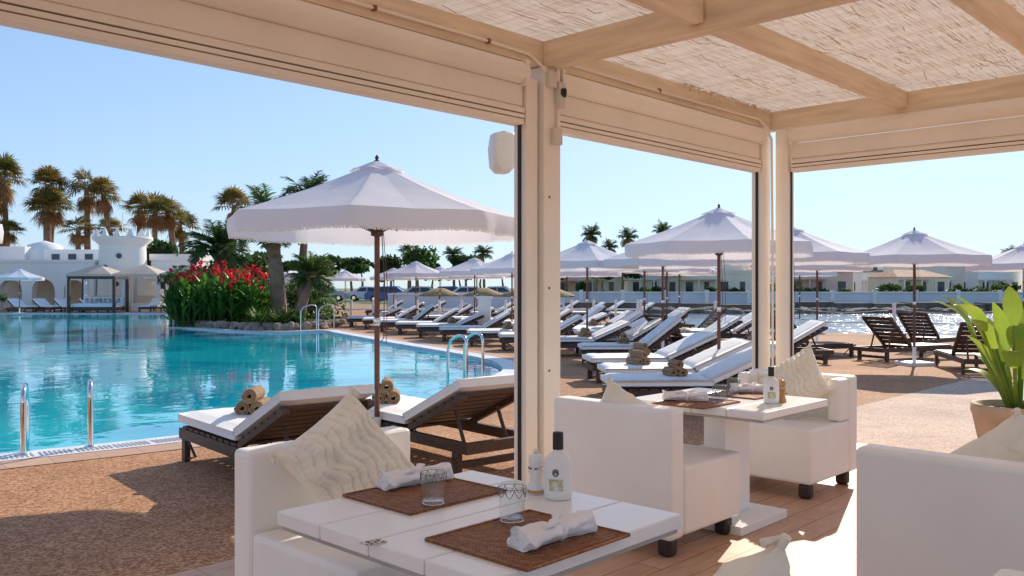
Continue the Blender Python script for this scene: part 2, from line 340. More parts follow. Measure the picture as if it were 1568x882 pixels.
b.tube([(.085,-.10,2.54),(.115,-.12,2.54)],.03,'blk',12); b.box((.06,-.12,2.45),(.12,-.085,2.60),'greyplast')
for z in (1.9,1.35,.85): b.tube([(.01,-.079,z),(.01,-.083,z)],.008,'rust',8)
for x in (-2.5,-1.3,-.5,1.2): b.box((x,-.075,2.785+DZ),(x+.02,-.05,2.812+DZ),'rust')
o=b.obj('pergola',mat=PM,bevel=.006)
b=MB(); nx,ny=90,50; vs=[];fs=[]
for i in range(nx+1):
    for j in range(ny+1):
        x=-7.5+10.6*i/nx; y=-5.8+6.0*j/ny
        vs.append((x,y,2.925+DZ+.012*noise.noise(Vector((x*2,y*3,0)))))
for i in range(nx):
    for j in range(ny):
        a=i*(ny+1)+j; fs.append((a,a+ny+1,a+ny+2,a+1))
b.add(vs,fs,'reed',True)
for k in range(420):
    x=U(-3,2.85); y=U(-5,-.05)
    l=U(.05,.3); q=U(-.25,.25); z=2.905+DZ-U(0,.008)
    b.tube([(x,y,z),(x+l*cos(q)*.5,y+l*sin(q)*.5,z-U(.0,.02)),(x+l*cos(q),y+l*sin(q),z)],U(.0012,.0028),'reed',4,caps=False)
for k in range(90):
    y=-.06-U(0,.03); x=U(1.5,2.85); l=U(.05,.18); b.tube([(x,y,2.9+DZ),(x-l*.6,y-.02,2.885+DZ),(x-l,y-.05,2.87+DZ+U(-.04,.02))],.002,'reed',4,caps=False)
b.obj('reed_ceiling',mat=PM)
b=MB()
prof=[(-.075,-.10),(-.085,.02),(-.07,.11),(0,.13),(.06,.12),(.085,.05),(.08,-.08),(.03,-.135),(-.04,-.135)]
n=len(prof); vs=[]
for y,s_ in ((-.06,.85),(-.03,1),(.05,1),(.08,.8)): vs+=[(x*s_,y,z*s_) for x,z in prof]
fs=[(i*n+k,i*n+(k+1)%n,(i+1)*n+(k+1)%n,(i+1)*n+k) for i in range(3) for k in range(n)]+[tuple(reversed(range(n))),tuple(range(3*n,4*n))]
b.add(vs,fs,'plasticw',False); b.tube([(.08,.01,.0),(.14,-.02,.0)],.02,'plasticw')
b.obj('outdoor_speaker',(-.055,5.42,2.20),.35,bevel=.01)
# ------------------------------------------------------------------ armchairs
def chair(cx,cy,th,wing=.0,dep=.385):
    b=MB()
    b.box((-.38,-dep,.10),(.38,.262,.45),'leather')
    b.box((-.383,.265,.095),(.383,.39,.745),'leather')
    if wing>0:
        for s in (-1,1):
            x0,x1=(.29,.38) if s>0 else (-.38,-.29)
            b.box((x0,.265-wing,.452),(x1,.262,.735),'leather')
    for x in (-.31,.31):
        for y in (-dep+.075,.31): b.box((x-.04,y-.04,0),(x+.04,y+.04,.098),'foot')
    return b.obj('white_armchair',(cx,cy,.006),th,bevel=.022,seg=3)
chair(-.50,3.26,TH); chair(.77,4.8,TH+pi/2,0,.31); chair(1.83,5.95,TH-pi/2,.16,.33); chair(1.84,3.30,TH+pi/2); chair(.60,1.79,TH+pi)
def pillow_mesh(sz=.41,T=.07,n=90,pleat=True,tl=.05):
    b=MB()
    for sgn in (1,-1):
        vs=[];fs=[]
        for i in range(n+1):
            for j in range(n+1):
                u=-1+2*i/n; v=-1+2*j/n
                w=max(0,(1-u**4))**.6*max(0,(1-v**4))**.6
                x=sz/2*u*(1-.07*(1-v*v)); y=sz/2*v*(1-.07*(1-u*u))
                z=sgn*(T*w)+ .010*noise.noise(Vector((u*3,v*3,sgn)))*w*3
                if pleat:
                    ph=u*15+.9*sin(v*7)+.5*noise.noise(Vector((u*2,v*3,7)))*2
                    z+=sgn*.017*(abs(sin(ph))**.55-.6)*min(1,w*2); z+=sgn*.006*noise.noise(Vector((u*9,v*16,3)))*min(1,w*2)
                else: z+=sgn*.012*noise.noise(Vector((u*5+v*4,v*4-u*2,5)))*min(1,w*2)
                vs.append((x,y,z))
        for i in range(n):
            for j in range(n):
                a=i*(n+1)+j; f=(a,a+n+1,a+n+2,a+1); fs.append(f if sgn>0 else f[::-1])
        b.add(vs,fs,'pillow',True)
    for sx in (-1,1):
        for sy in (-1,1):
            c=Vector((sx*sz/2,sy*sz/2,0)); d=Vector((sx,sy,0)).normalized()
            b.tube([c-d*.02,c+d*.010],[.010,.011],'pillow',8)
            g=(d*.15+Vector((-.25,-.75,.45))).normalized() if not(sx<0 and sy<0) else (d*.8+Vector((0,0,.3))).normalized()
            for k in range(26):
                e=(g+Vector((U(-.16,.16),U(-.16,.16),U(-.16,.16)))).normalized()
                b.tube([c+d*.008,c+d*.012+g*.012,c+d*.006+e*tl],[.004,.004,.0022],'pillow',4)
    return b.mesh('throw_pillow')
pm=pillow_mesh(); pm2=pillow_mesh(.44,.08,50,False)
def pillow(x,y,z,th,lean=70,spin=45,me=None):
    Mx=Matrix.Translation((x,y,z))@Matrix.Rotation(th,4,'Z')@Matrix.Rotation(radians(lean),4,'X')@Matrix.Rotation(radians(spin),4,'Z')
    put(me or pm,'throw_pillow',mat=Mx)
pillow(-.62,3.29,.69,TH-.22,66,33)
pillow(.63,4.66,.60,TH+pi/2,62,40,pm2)
pillow(1.95,5.97,.70,TH-pi/2-.2,64,40)
pillow(2.02,3.42,.63,TH+pi/2,55,48,pm2)
pillow(.43,1.80,.585,TH+pi-.25,62,50,pm2)
# ------------------------------------------------------------------ tables
def table(cx,cy,wx=.78,wy=.87):
    b=MB(); n=4; g=.004
    w=wy/n
    for i in range(n):
        b.box((-wx/2,-wy/2+i*w+g/2,.66),(wx/2,-wy/2+(i+1)*w-g/2,.70),'tabw')
    b.box((-wx/2+.01,-wy/2+.01,.645),(wx/2-.01,wy/2-.01,.6595),'groove')
    b.box((-.14,-.07,.05),(.14,.07,.645),'tabw'); b.box((-.27,-.24,.0),(.27,.24,.05),'tabw')
    return b.obj('dining_table',(cx,cy,.006),TH,bevel=.004)
table(-.097,2.492); table(1.25,5.05); table(2.86,4.03)
def placemat(x,y,z=.7065,wx=.39,wy=.32,rz=TH):
    b=MB(); b.box((-wx/2,-wy/2,0),(wx/2,wy/2,.005),'weave')
    for (p,q) in (((-wx/2,-wy/2),(wx/2,-wy/2)),((wx/2,-wy/2),(wx/2,wy/2)),((wx/2,wy/2),(-wx/2,wy/2)),((-wx/2,wy/2),(-wx/2,-wy/2))):
        b.tube([(p[0],p[1],.004),(q[0],q[1],.004)],.005,'weave',6)
    b.obj('woven_placemat',(x,y,z),rz)
def napkin(x,y,z,rz,L=.25):
    b=MB(); n=34; seg=28; vs=[];fs=[]
    for i in range(n+1):
        t=-1+2*i/n
        pin=1-.28*math.exp(-(t-.1)**2/.012)
        r=.030*pin*(1+.14*abs(t)**3)
        for k in range(seg):
            q=2*pi*k/seg
            fold=1+.12*sin(3*q+2*t)+.09*noise.noise(Vector((t*4,cos(q)*2,sin(q)*2)))*2+.05*sin(9*q+4*t)
            rr=r*fold; vs.append((t*L/2+.008*sin(4*q)*(abs(t)>.97),rr*cos(q)*1.25,max(-.022,rr*sin(q)*.85)))
    for i in range(n):
        for k in range(seg): fs.append((i*seg+k,i*seg+(k+1)%seg,(i+1)*seg+(k+1)%seg,(i+1)*seg+k))
    b.add(vs,fs,'napkin',True)
    b.add(vs[:seg],[tuple(range(seg))],'napkin'); b.add(vs[-seg:],[tuple(range(seg))],'napkin')
    for sx in (-1,1):
        pts=[(sx*(L/2+.002),(.006+.0035*a)*cos(a),(.004+.0022*a)*sin(a)) for a in [i*.4 for i in range(20)]]
        b.tube(pts,.0018,'napkin',5)
    b.tube([(.012+.004*sin(q*3),.030*cos(q),.022*sin(q)) for q in [i*2*pi/20 for i in range(21)]],.007,'napkin',8,caps=False)
    for s in (-1,1):
        b.tube([(.012,0,.02),(.03*s,.02*s,.028),(.06*s,.03*s,.026)],[.007,.010,.004],'napkin',8)
    b.obj('rolled_napkin',(x,y,z+.023),rz)
def tumbler(x,y,z):
    b=MB()
    b.lathe([(.0,.001),(.030,.001),(.033,.01),(.0385,.1)],'glass',32)
    b.lathe([(.0325,.013),(.0,.012)],'glass',32)
    b.tube([(.0385*cos(q),.0385*sin(q),.1) for q in [i*2*pi/32 for i in range(33)]],.0011,'chrome',5,caps=False)
    b.tube([(.031*cos(q),.031*sin(q),.004) for q in [i*2*pi/32 for i in range(33)]],.002,'chrome',5,caps=False)
    for k in range(9):
        a0=2*pi*k/9; pts=[]
        for j in range(9):
            q=a0+(j/8)*2*pi/9; zz=.092-.022*sin(pi*j/8); r=.0335+.005*zz/.098+.0012; pts.append((r*cos(q),r*sin(q),zz))
        b.tube(pts,.0009,'etch',5,caps=False)
    b.tube([(.0395*cos(q),.0395*sin(q),.0935) for q in [i*2*pi/32 for i in range(33)]],.0009,'etch',5,caps=False)
    b.obj('water_glass',(x,y,z))
def bottle(x,y,z,s=1):
    b=MB()
    b.lathe([(0,0),(.038,0),(.042,.005),(.043,.02),(.043,.105),(.040,.122),(.030,.134),(.018,.142),(.0145,.15),(.0145,.158)],'plasticw',28)
    b.lathe([(.0165,.150),(.0165,.198),(.015,.202),(0,.202)],'blk',20)
    vs=[]
    for i in range(9):
        q=-2.3+i*.13
        vs+=[(.0435*cos(q),.0435*sin(q),.03),(.0435*cos(q),.0435*sin(q),.065)]
    b.add(vs,[(2*i,2*i+2,2*i+3,2*i+1) for i in range(8)],'label',True)
    vs=[(.0437*cos(-1.8+.25*cos(a)),.0437*sin(-1.8+.25*cos(a)),.085+.012*sin(a)) for a in [i*pi/6 for i in range(12)]]; b.add(vs,[tuple(range(12))],'etch')
    b.obj('oil_bottle',(x,y,z))
def mill(x,y,z,m='plasticw'):
    b=MB(); b.lathe([(0,0),(.026,0),(.027,.01),(.021,.03),(.019,.05),(.024,.072),(.025,.08),(.020,.088),(.024,.1),(.022,.116),(.012,.124),(.0,.126)],m,24)
    b.lathe([(.0275,.004),(.0275,.012),(.026,.014)],'mill',24); b.lathe([(.0252,.078),(.0252,.084)],'chrome',24); b.lathe([(0,.14),(.006,.137),(.007,.13),(.004,.125)],'chrome',12)
    b.obj('pepper_mill',(x,y,z))
zt=.707
placemat(-.27,2.71); placemat(.042,2.23,wy=.35)
napkin(-.315,2.83,zt+.005,TH-.05); napkin(.105,2.20,zt+.005,TH-.0)
tumbler(-.232,2.56,zt+.006); tumbler(.0,2.37,zt+.006)
bottle(.141,2.66,zt); mill(.075,2.72,zt)
b=MB(); b.box((-.03,-.02,0),(.03,.02,.002),'greyplast')
for i in range(10):
    for j in range(8):
        if R()<.5: b.box((-.026+i*.0052,-.018+j*.0046,.002),(-.0215+i*.0052,-.0142+j*.0046,.0025),'blk')
b.obj('qr_code_plaque',(-.35,2.19,zt),TH)
placemat(1.03,4.85); placemat(1.42,5.25)
napkin(.98,4.92,zt+.005,TH-.9,.24); napkin(1.45,5.3,zt+.005,TH-.8,.22)
tumbler(1.16,4.86,zt); tumbler(1.33,5.22,zt); bottle(1.45,4.86,zt); mill(1.52,4.90,zt,'mill')
placemat(2.6,4.0); placemat(2.85,4.4); 
# ------------------------------------------------------------------ umbrellas
def umbrella_mesh():
    b=MB(); RR=1.2; za=2.32; zr=1.90; ns=8; sub=8; nr=8
    vs=[];fs=[]; N=ns*sub
    for i in range(nr+1):
        t=i/nr
        for k in range(N):
            q=2*pi*k/N; ph=((k%sub)/sub-.5)*2*pi/ns
            rad=RR*(.07+.93*t)*cos(pi/ns)/cos(ph)
            edge=1-abs((k%sub)/sub-.5)*2
            z=za+(zr-za)*(t**1.0)-.035*edge*t*(1.2-t)-.02*sin(pi*t)+.004*noise.noise(Vector((rad*cos(q)*4,rad*sin(q)*4,0)))
            vs.append((rad*cos(q),rad*sin(q),z))
    for i in range(nr):
        for k in range(N): fs.append((i*N+k,(i+1)*N+k,(i+1)*N+(k+1)%N,i*N+(k+1)%N))
    b.add(vs,fs,'canvas',False)
    rim=[Vector(v) for v in vs[nr*N:]]
    v2=[];f2=[]
    for k in range(N):
        p=rim[k]; n_=Vector((p.x,p.y,0)).normalized(); wob=.012*sin(k*1.9)+.01*sin(k*.7)
        v2+=[p,p+n_*(.012+wob*.5)+Vector((0,0,-.065)),p+n_*(.005+wob)+Vector((0,0,-.135-.006*sin(k*pi/4)))]
    for k in range(N):
        k2=(k+1)%N
        for j in range(2): f2.append((3*k+j,3*k2+j,3*k2+j+1,3*k+j+1))
    b.add(v2,f2,'canvas',True)
    for k in range(N):
        p=Vector(v2[3*k+2]); q=Vector(v2[(3*k+5)%(3*N)])
        m_=9
        for j in range(m_):
            a=p.lerp(q,j/m_); c=p.lerp(q,(j+.8)/m_); l=Vector((U(-.003,.003),U(-.003,.003),-U(.014,.022)))
            b.add([a,c,c+l,a+l],[(0,1,2,3)],'fringe')
    vs=[];fs=[]
    for i in range(5):
        t=i/4
        for k in range(16):
            q=2*pi*k/16; rad=(.02+.20*t)*(1+.03*cos(8*q)); vs.append((rad*cos(q),rad*sin(q),za+.045-.085*t**1.1+(.008*cos(8*q) if t==1 else 0)))
    for i in range(4):
        for k in range(16): fs.append((i*16+k,(i+1)*16+k,(i+1)*16+(k+1)%16,i*16+(k+1)%16))
    b.add(vs,fs,'canvas',False)
    b.lathe([(.026,za+.02),(.028,za+.045),(.012,za+.055),(.018,za+.075),(.008,za+.09),(0,za+.10)],'wooddk',12)
    b.tube([(0,0,0.05),(0,0,za+.03)],.022,'polew',12)
    for k in range(ns):
        q=2*pi*k/ns; c,s_=cos(q),sin(q)
        b.tube([(.05*c,.05*s_,za-.04),(RR*.98*c,RR*.98*s_,zr-.012)],.010,'wooddk',6)
        b.tube([(.04*c,.04*s_,1.80),(RR*.52*c,RR*.52*s_,za+(zr-za)*.5-.035)],.008,'wooddk',6)
    b.lathe([(.022,1.76),(.05,1.77),(.05,1.83),(.022,1.84)],'wooddk',12)
    b.tube([(.03,.02,1.9),(.055,.03,1.4),(.05,.03,.95),(.03,.02,.92)],.004,'polew',5)
    b.tube([(.05,-.02,1.85),(.085,-.01,1.35),(.075,-.01,.90)],.003,'polew',5)
    b.lathe([(0.026,1.05),(.03,1.06),(.03,1.10),(.026,1.11)],'chrome',12)
    b.box((-.24,-.24,0),(.24,.24,.06),'plasticw'); b.tube([(0,0,.06),(0,0,.32)],.032,'plasticw',12)
    return b.mesh('patio_umbrella')
um=umbrella_mesh()
UP=[(-1.08,6.95,0),(2.62,11,0.05),(2.95,17,0.2),(1.6,18.5,.1),(4.55,14.2,.3),(7.2,20.5,.2),(7.04,15.2,.12),(11.8,20,.3),(-5.55,7.15,.3),
    (-3.65,33,.1),(-1.25,29,.3),(.0,25,0),(-9.6,50,0),(-6,44,.1),(-3.4,41,.2),(-1.5,37,.3),(4.1,23,.1),(2.6,30,.1),(5.2,27,0),(9.6,29,.2),
    (-25.8,45.5,0),(-20.8,52,.2),(3.2,21,.3),(.9,33,.2),(14.5,22,.1)]
for x,y,r in UP: put(um,'patio_umbrella',(x,y,0),r)
# ------------------------------------------------------------------ loungers
def lounger_mesh(mattress=True,ang=33):
    b=MB(); W=.34; hx=1.12; m='wooddk'
    for s in (-1,1):
        y0,y1=(W-.045,W) if s>0 else (-W,-W+.045)
        b.box((0,y0,.17),(1.9,y1,.25),m)
        for x in (.06,1.72): b.box((x,y0+.001 if s<0 else y0-.001,0),(x+.07,y1,.17),m)
        b.tube([(.13,(y0+y1)/2,.17),(.3,(y0+y1)/2,.06),(.13,(y0+y1)/2,.02)],.012,m,5)
    b.box((0,-W+.045,.17),(.04,W-.045,.25),m); b.box((1.86,-W+.045,.17),(1.9,W-.045,.25),m)
    b.box((1.74,-W+.045,.05),(1.78,W-.045,.1),m)
    for i in range(9):
        x=.06+i*.118; b.box((x,-W+.01,.251),(x+.09,W-.01,.270),m)
    X=Matrix.Translation((hx,0,.262))@Matrix.Rotation(-radians(ang),4,'Y')
    for s in (-1,1):
        y0,y1=(W-.06,W-.01) if s>0 else (-W+.01,-W+.06)
        b.box((0,y0,-.025),(.78,y1,.015),m,X)
    for i in range(7): b.box((.03+i*.108,-W+.012,.0155),(.03+i*.108+.08,W-.012,.032),m,X)
    L=.5; px=hx+L*cos(radians(ang)); pz=.262+L*sin(radians(ang))-.03
    for y in (-.2,.2): b.tube([(px,y,pz),(px+.12,y,.19)],.016,m,6)
    b.tube([(px+.12,-.3,.2),(px+.12,.3,.2)],.016,m,6)
    if mattress:
        def cushion(x0,x1,X):
            nx_,ny_=14,10; T=.11; vs=[];fs=[]
            def P(i,j,s):
                u=-1+2*i/nx_; v=-1+2*j/ny_
                w=(1-abs(u)**10)**.5*(1-abs(v)**8)**.5
                return ((x0+x1)/2+(x1-x0)/2*u,(W-.0)*v,T/2+s*T/2*(.55+.45*w) +s*.006*noise.noise(Vector((u*4,v*3,x0))) if (abs(u)<1 and abs(v)<1) else T/2+s*T/2*.55)
            for s in (1,-1):
                for i in range(nx_+1):
                    for j in range(ny_+1): vs.append(P(i,j,s))
            n1=(nx_+1)*(ny_+1); idx=lambda i,j:i*(ny_+1)+j
            for i in range(nx_):
                for j in range(ny_):
                    f=(idx(i,j),idx(i+1,j),idx(i+1,j+1),idx(i,j+1)); fs.append(f); fs.append(tuple(n1+q for q in f[::-1]))
            for i in range(nx_):
                for j in (0,ny_): fs.append((idx(i,j),idx(i+1,j),n1+idx(i+1,j),n1+idx(i,j)))
            for j in range(ny_):
                for i in (0,nx_): fs.append((idx(i,j),idx(i,j+1),n1+idx(i,j+1),n1+idx(i,j)))
            b.add(vs,fs,'mattr',True,X)
        cushion(-.02,hx-.02,Matrix.Translation((0,0,.272)))
        cushion(.0,.80,X@Matrix.Translation((0,0,.034)))
    return b.mesh('sun_lounger')
lm=lounger_mesh(True,30); lm2=lounger_mesh(False,44); lm3=lounger_mesh(True,24); lm4=lounger_mesh(True,38)
def lounger(x,y,hd,me=lm,bev=.0,name='sun_lounger'):
    return put(me,name,(x,y,.002),hd,bev)
def towel_mesh():
    b=MB()
    for (cy,cz,L,x0) in ((-.07,.072,.34,0),(.075,.072,.33,.015),(.0,.19,.32,-.02)):
        n=70; pts=[]
        for i in range(n+1):
            a=i/n*6*pi; r=.012+.054*i/n; pts.append((r*cos(a),r*sin(a)))
        vs=[]
        for y,z in pts:
            l=sqrt(y*y+z*z); k=(l+.0135)/l
            vs+=[(x0-L/2,cy+y,cz+z),(x0+L/2,cy+y,cz+z),(x0-L/2,cy+y*k,cz+z*k),(x0+L/2,cy+y*k,cz+z*k)]
        fs=[]
        for i in range(n):
            a=4*i;c=4*i+4
            fs+=[(a,c,c+1,a+1),(a+2,a+3,c+3,c+2),(a,a+2,c+2,c),(a+1,c+1,c+3,a+3)]
        b.add(vs,fs,'towel',False)
    return b.mesh('rolled_towels')
tm=towel_mesh()
def towels(x,y,z,rz,s=.72): put(tm,'rolled_towels',(x,y,z),rz,sc=s)
HD=radians(-50)
lounger(-2.36,7.05,HD,lm3,bev=.006); lounger(-1.28,7.78,HD,lm3,bev=.006)
towels(-2.0,6.74,.378,HD+.9+pi/2,.8); towels(-1.06,7.36,.378,HD+1.0+pi/2,.8)
b=MB(); b.box((-.2,-.2,.24),(.2,.2,.27),'wooddk')
for x in (-.17,.17):
    for y in (-.17,.17): b.box((x-.02,y-.02,0),(x+.02,y+.02,.24),'wooddk')
b.obj('side_table',(-1.80,7.75,0),HD,bevel=.005)
RG=[(1.05,9.6,.05),(1.1,12.6,.11),(1.2,15.2,.03),(1.3,17.6,.13),(1.5,20.0,.15),(1.35,22.5,.09),(1.0,25.5,.2)]
MS=[lm3,lm,lm4,lm]
for i,(x,y,h) in enumerate(RG):
    lounger(x,y,h,lm3 if i<2 else MS[i%4])
    if i>1: lounger(x+2.6,y+.5,h+U(-.1,.1),lm2 if i%2 else lm)
    towels(x+.75,y-.02,.378,h+1.9+U(-.4,.4))
    if i>1 and not i%2: towels(x+3.2,y+.45,.378,h+1.9)
lounger(1.15,11.0,.05,lm3); towels(1.6,11,.378,2.1)
for i in range(9):
    t=i/8; x=-.2-6.2*t*1.0+.7; y=17.3+13.0*t
    lounger(x,y,.12+U(-.08,.08),MS[i%4]); 
    if i%2==0: towels(x+.95,y,.378,1.9)
    lounger(x+2.5,y+.9,.12+U(-.1,.1),MS[(i+1)%4])
for i in range(6):
    lounger(-5.5+i*1.9,36+U(-1,1),.1+U(-.1,.1),lm); lounger(-7+i*2.1,41+U(-1,1),.1,lm)
for x,y,h in ((6.6,17.3,-2.75),(8.3,16.9,-2.7),(7.75,15.2,-1.8),(4.3,18.4,-2.6),(10.2,15.6,-2.2),(11.2,18.3,-2.4),(9.9,19.6,-2.5)): lounger(x,y,h,lm2,name='wooden_lounger')
for i in range(4): lounger(-26.5+i*1.3,47.9+.2*(i%2),2.6,lm)
for i in range(3): lounger(-20.5+i*1.2,48.4,1.5,lm)
# ------------------------------------------------------------------ pool rails
def rail(x,y,dirv,name='pool_handrail',h=.6,l=.55):
    b=MB(); d=Vector(dirv).normalized()
    pts=[(0,0,0),(0,0,h-.12)]
    for i in range(7):
        a=i/6*pi/2; pts.append((0+ (1-cos(a))*.12,0,h-.12+sin(a)*.12))
    pts+=[(.22,0,h),(l-.1,0,h-.07),(l-.02,0,h-.2),(l+.0,0,-.3)]
    b.tube(pts,.021,'chrome',12); b.lathe([(.045,0),(.045,.012),(.022,.018)],'chrome',16)
    b.obj(name,(x,y,.008),atan2(d.y,d.x))
rail(-3.93,6.98,(-.42,.9),h=.54,l=.42); rail(-3.56,7.33,(-.42,.9),h=.54,l=.42)
rail(-.62,11.9,(-.55,.75),h=.68,l=.5); rail(-.42,12.5,(-.55,.75),h=.68,l=.5)
rail(-5.8,28.3,(-.8,-.6),h=.8); rail(-6.3,28.0,(-.8,-.6),h=.8)
# ------------------------------------------------------------------ vegetation
def rnddir():
    z=U(-1,1); a=U(0,2*pi); r=sqrt(1-z*z); return Vector((r*cos(a),r*sin(a),z))
def foliage(b,c,rad,n,size,m,shell=.55):
    c=Vector(c)
    for _ in range(n):
        d=rnddir(); rr=shell+(1-shell)*R()
        p=c+Vector((d.x*rad[0],d.y*rad[1],d.z*rad[2]))*rr
        a=rnddir(); q=a.cross(rnddir()).normalized(); s=size*U(.6,1.4)
        b.add([p-a*s*.5,p+q*s*.35,p+a*s*.6,p-q*s*.35],[(0,1,2,3)],m)
def tree_mass(name,clumps,n,size,m='leafdk',trunks=True):
    b=MB()
    for (x,y,z,rx,ry,rz) in clumps:
        if trunks: b.tube([(x,y,0),(x+U(-.3,.3),y,z*.5),(x,y,z)],[.22,.16,.06],'trunk',6)
        for k in range(7):
            d=rnddir(); cc=(x+d.x*rx*.6,y+d.y*ry*.6,z+abs(d.z)*rz*.5-.1*rz)
            foliage(b,cc,(rx*U(.35,.6),ry*.5,rz*U(.35,.6)),n//7,size,m if R()<.6 else ('leaf' if m=='leafdk' else m),.5)
    return b.obj(name)
def fan_palm_mesh(name,H=9,cr=1.5,green='palmo',nf=46,skirt=True,lean=.3):
    b=MB(); n=9
    b.tube([(lean*(i/n)**2,0,H*i/n) for i in range(n+1)],[.26-.10*i/n for i in range(n+1)],'trunk',9)
    top=Vector((lean,0,H))
    def fan(el,az,L,m,droop):
        d=Vector((cos(az)*cos(el),sin(az)*cos(el),sin(el))); side=d.cross(Vector((0,0,1)))
        if side.length<.05: side=Vector((1,0,0))
        side.normalize(); up=side.cross(d)
        pb=top+d*.15; pe=top+d*L*.5+Vector((0,0,-droop*.15))
        b.tube([pb,pe],[.025,.015],m,3,caps=False)
        for k in range(13):
            a=(k-6)/6*1.75; dd=(d*cos(a)+side*sin(a)).normalized(); l=L*.62*(1-.2*abs(k-6)/6)*U(.85,1.1)
            w=.036*L/1.2
            ss=dd.cross(up).normalized()*w
            mid=pe+dd*l*.55+up*.03; tip=pe+dd*l+Vector((0,0,-droop*l*.5-U(0,.12)))
            b.add([pe,mid-ss,tip,mid+ss],[(0,1,2,3)],m)
    for i in range(nf):
        el=U(-.35,1.45); fan(el,U(0,2*pi),cr*U(.8,1.1),green,.3+.4*(1-el))
    if skirt:
        for i in range(nf//2+8):
            top=Vector((lean,0,H-U(0,.9))); fan(U(-1.3,-.6),U(0,2*pi),cr*U(.5,.85),'skirt',.9)
    return b.mesh(name)
def feather_palm_mesh(name,H=5,L=1.8,nf=46,lean=.3,m='palmg',tr=.2,lw=.028):
    b=MB(); n=9
    b.tube([(lean*(i/n)**2,0,H*i/n) for i in range(n+1)],[tr*(1.1-.3*i/n+.05*(i%2)) for i in range(n+1)],'trunk',10)
    top=Vector((lean,0,H))
    b.lathe([(tr*.7,-.25),(tr*1.5,-.05),(tr*1.1,.2),(0,.3)],'skirt',10,c=tuple(top))
    for f in range(nf):
        el=U(-.5,1.4); az=U(0,2*pi); LL=L*U(.8,1.1)*(1 if el>-.1 else .8); d=Vector((cos(az),sin(az),0)); pts=[]
        for i in range(9):
            t=i/8; e=el-1.25*t*t*(.6+.4*cos(el)); 
            if i==0: p=top.copy()
            else: p=pts[-1]+(d*cos(e)+Vector((0,0,sin(e))))*LL/8
            pts.append(p)
        mm=m if el>-.3 else 'skirt'
        b.tube(pts,[.022-.002*i for i in range(9)],mm,3,caps=False)
        side=Vector((-d.y,d.x,0))
        for k in range(26):
            t=.15+.85*k/26; x=t*8; i=min(7,int(x)); p=pts[i].lerp(pts[i+1],x-i); tg=(pts[i+1]-pts[i]).normalized()
            l=LL*.30*sin(pi*(.12+.85*t))+.05
            for s in (-1,1):
                dd=(side*s*.8+tg*.65+Vector((0,0,U(-.35,.25)))).normalized(); w=tg*lw
                b.add([p-w,p+w,p+dd*l*.6+w*.8+Vector((0,0,-.02)),p+dd*l+Vector((0,0,-.12*l)),p+dd*l*.55-w*.5],[(0,1,2,3,4)],mm)
    return b.mesh(name)
fp1=fan_palm_mesh('fan_palm',9,1.7); fp2=fan_palm_mesh('fan_palm',9,1.45,lean=-.6); fp3=fan_palm_mesh('fan_palm',9,1.6,lean=.1,nf=30)
fd=feather_palm_mesh('date_palm',8,2.2,50,.2,'palmg',.22,.035)
FPS=[fp1,fp2,fp3]
for i,(x,y,h) in enumerate(((-38.9,67,9.5),(-36.3,68,9.0),(-33.7,69,8.8),(-41.2,69,8.6),(-31.3,68,8.6),(-30.1,70,8.0),(-28.0,68,7.3),(-26.6,69,7.6),(-34.2,74,6.2),(-22.0,68,7.9),(-35.3,66,7.4),(-40,66,6.9),(-37.3,70,7.7),(-38.0,64,5.6),(-32.5,65,5.9),(-27.2,72,6.4))):
    put(FPS[(i*7)%3],'fan_palm',(x,y,0),U(0,6),sc=(U(.95,1.25),U(.95,1.25),h/9*U(.96,1.06)))
for x,y,h,s in ((11.6,128,10,1),(17.5,130,9.7,1),(23,132,10.6,1),(14.5,128,8,.8),(44,118,6.6,.9),(56,120,7.2,.9),(61,121,6.4,.7),(38,115,6.3,.7),(-4,125,7,1),(-8,120,6.6,1),(-13.5,115,6.8,1),(68,118,6.5,1)):
    put(fd,'date_palm',(x,y,0),U(0,6),sc=(s*.85,s*.85,h/8*.9))
ip1=feather_palm_mesh('date_palm',3.5,1.6,60,-.35,'palmg',.26,.03)
ip2=feather_palm_mesh('date_palm',4.5,1.35,46,.3,'palmg',.15,.028)
ip3=feather_palm_mesh('date_palm',1.7,1.05,40,.45,'palmg',.17,.02)
put(ip1,'date_palm',(-8.2,30.6,0),0); put(ip2,'date_palm',(-7.7,31.6,0),.2); put(ip3,'date_palm',(-7.2,29.4,0),0); put(ip3,'date_palm',(-10.9,32.6,0.2),2,sc=1.5)
b=MB()
bed=[(-6.3,28.6),(-7,27.5),(-8.4,27.8),(-9.8,29.1),(-12,31.4),(-12.5,33.6),(-12,36.5),(-8,36.5),(-6.2,33)]
b.add([(x,y,.06) for x,y in bed],[tuple(range(len(bed)))],'soil'); b.obj('planting_bed')
b=MB()
for i in range(len(bed)):
    p=Vector((*bed[i],0));q=Vector((*bed[(i+1)%len(bed)],0)); n=int((q-p).length/.28)+1
    for j in range(n):
      for lay in range(2):
        c=p.lerp(q,(j+U(-.2,.2))/n)+Vector((U(-.1,.1),U(-.12,.12),.04+.10*lay)); s=U(.10,.19); vs=[];fs=[]
        for a in range(5):
            for k in range(7):
                th=pi*a/4; ph=2*pi*k/7; v=Vector((sin(th)*cos(ph),sin(th)*sin(ph),cos(th)*.7))
                vs.append(c+v*s*(1+.35*noise.noise(v*1.5+c*3)))
        for a in range(4):
            for k in range(7): fs.append((a*7+k,a*7+(k+1)%7,(a+1)*7+(k+1)%7,(a+1)*7+k))
        b.add(vs,fs,'rock')
b.obj('rock_border')
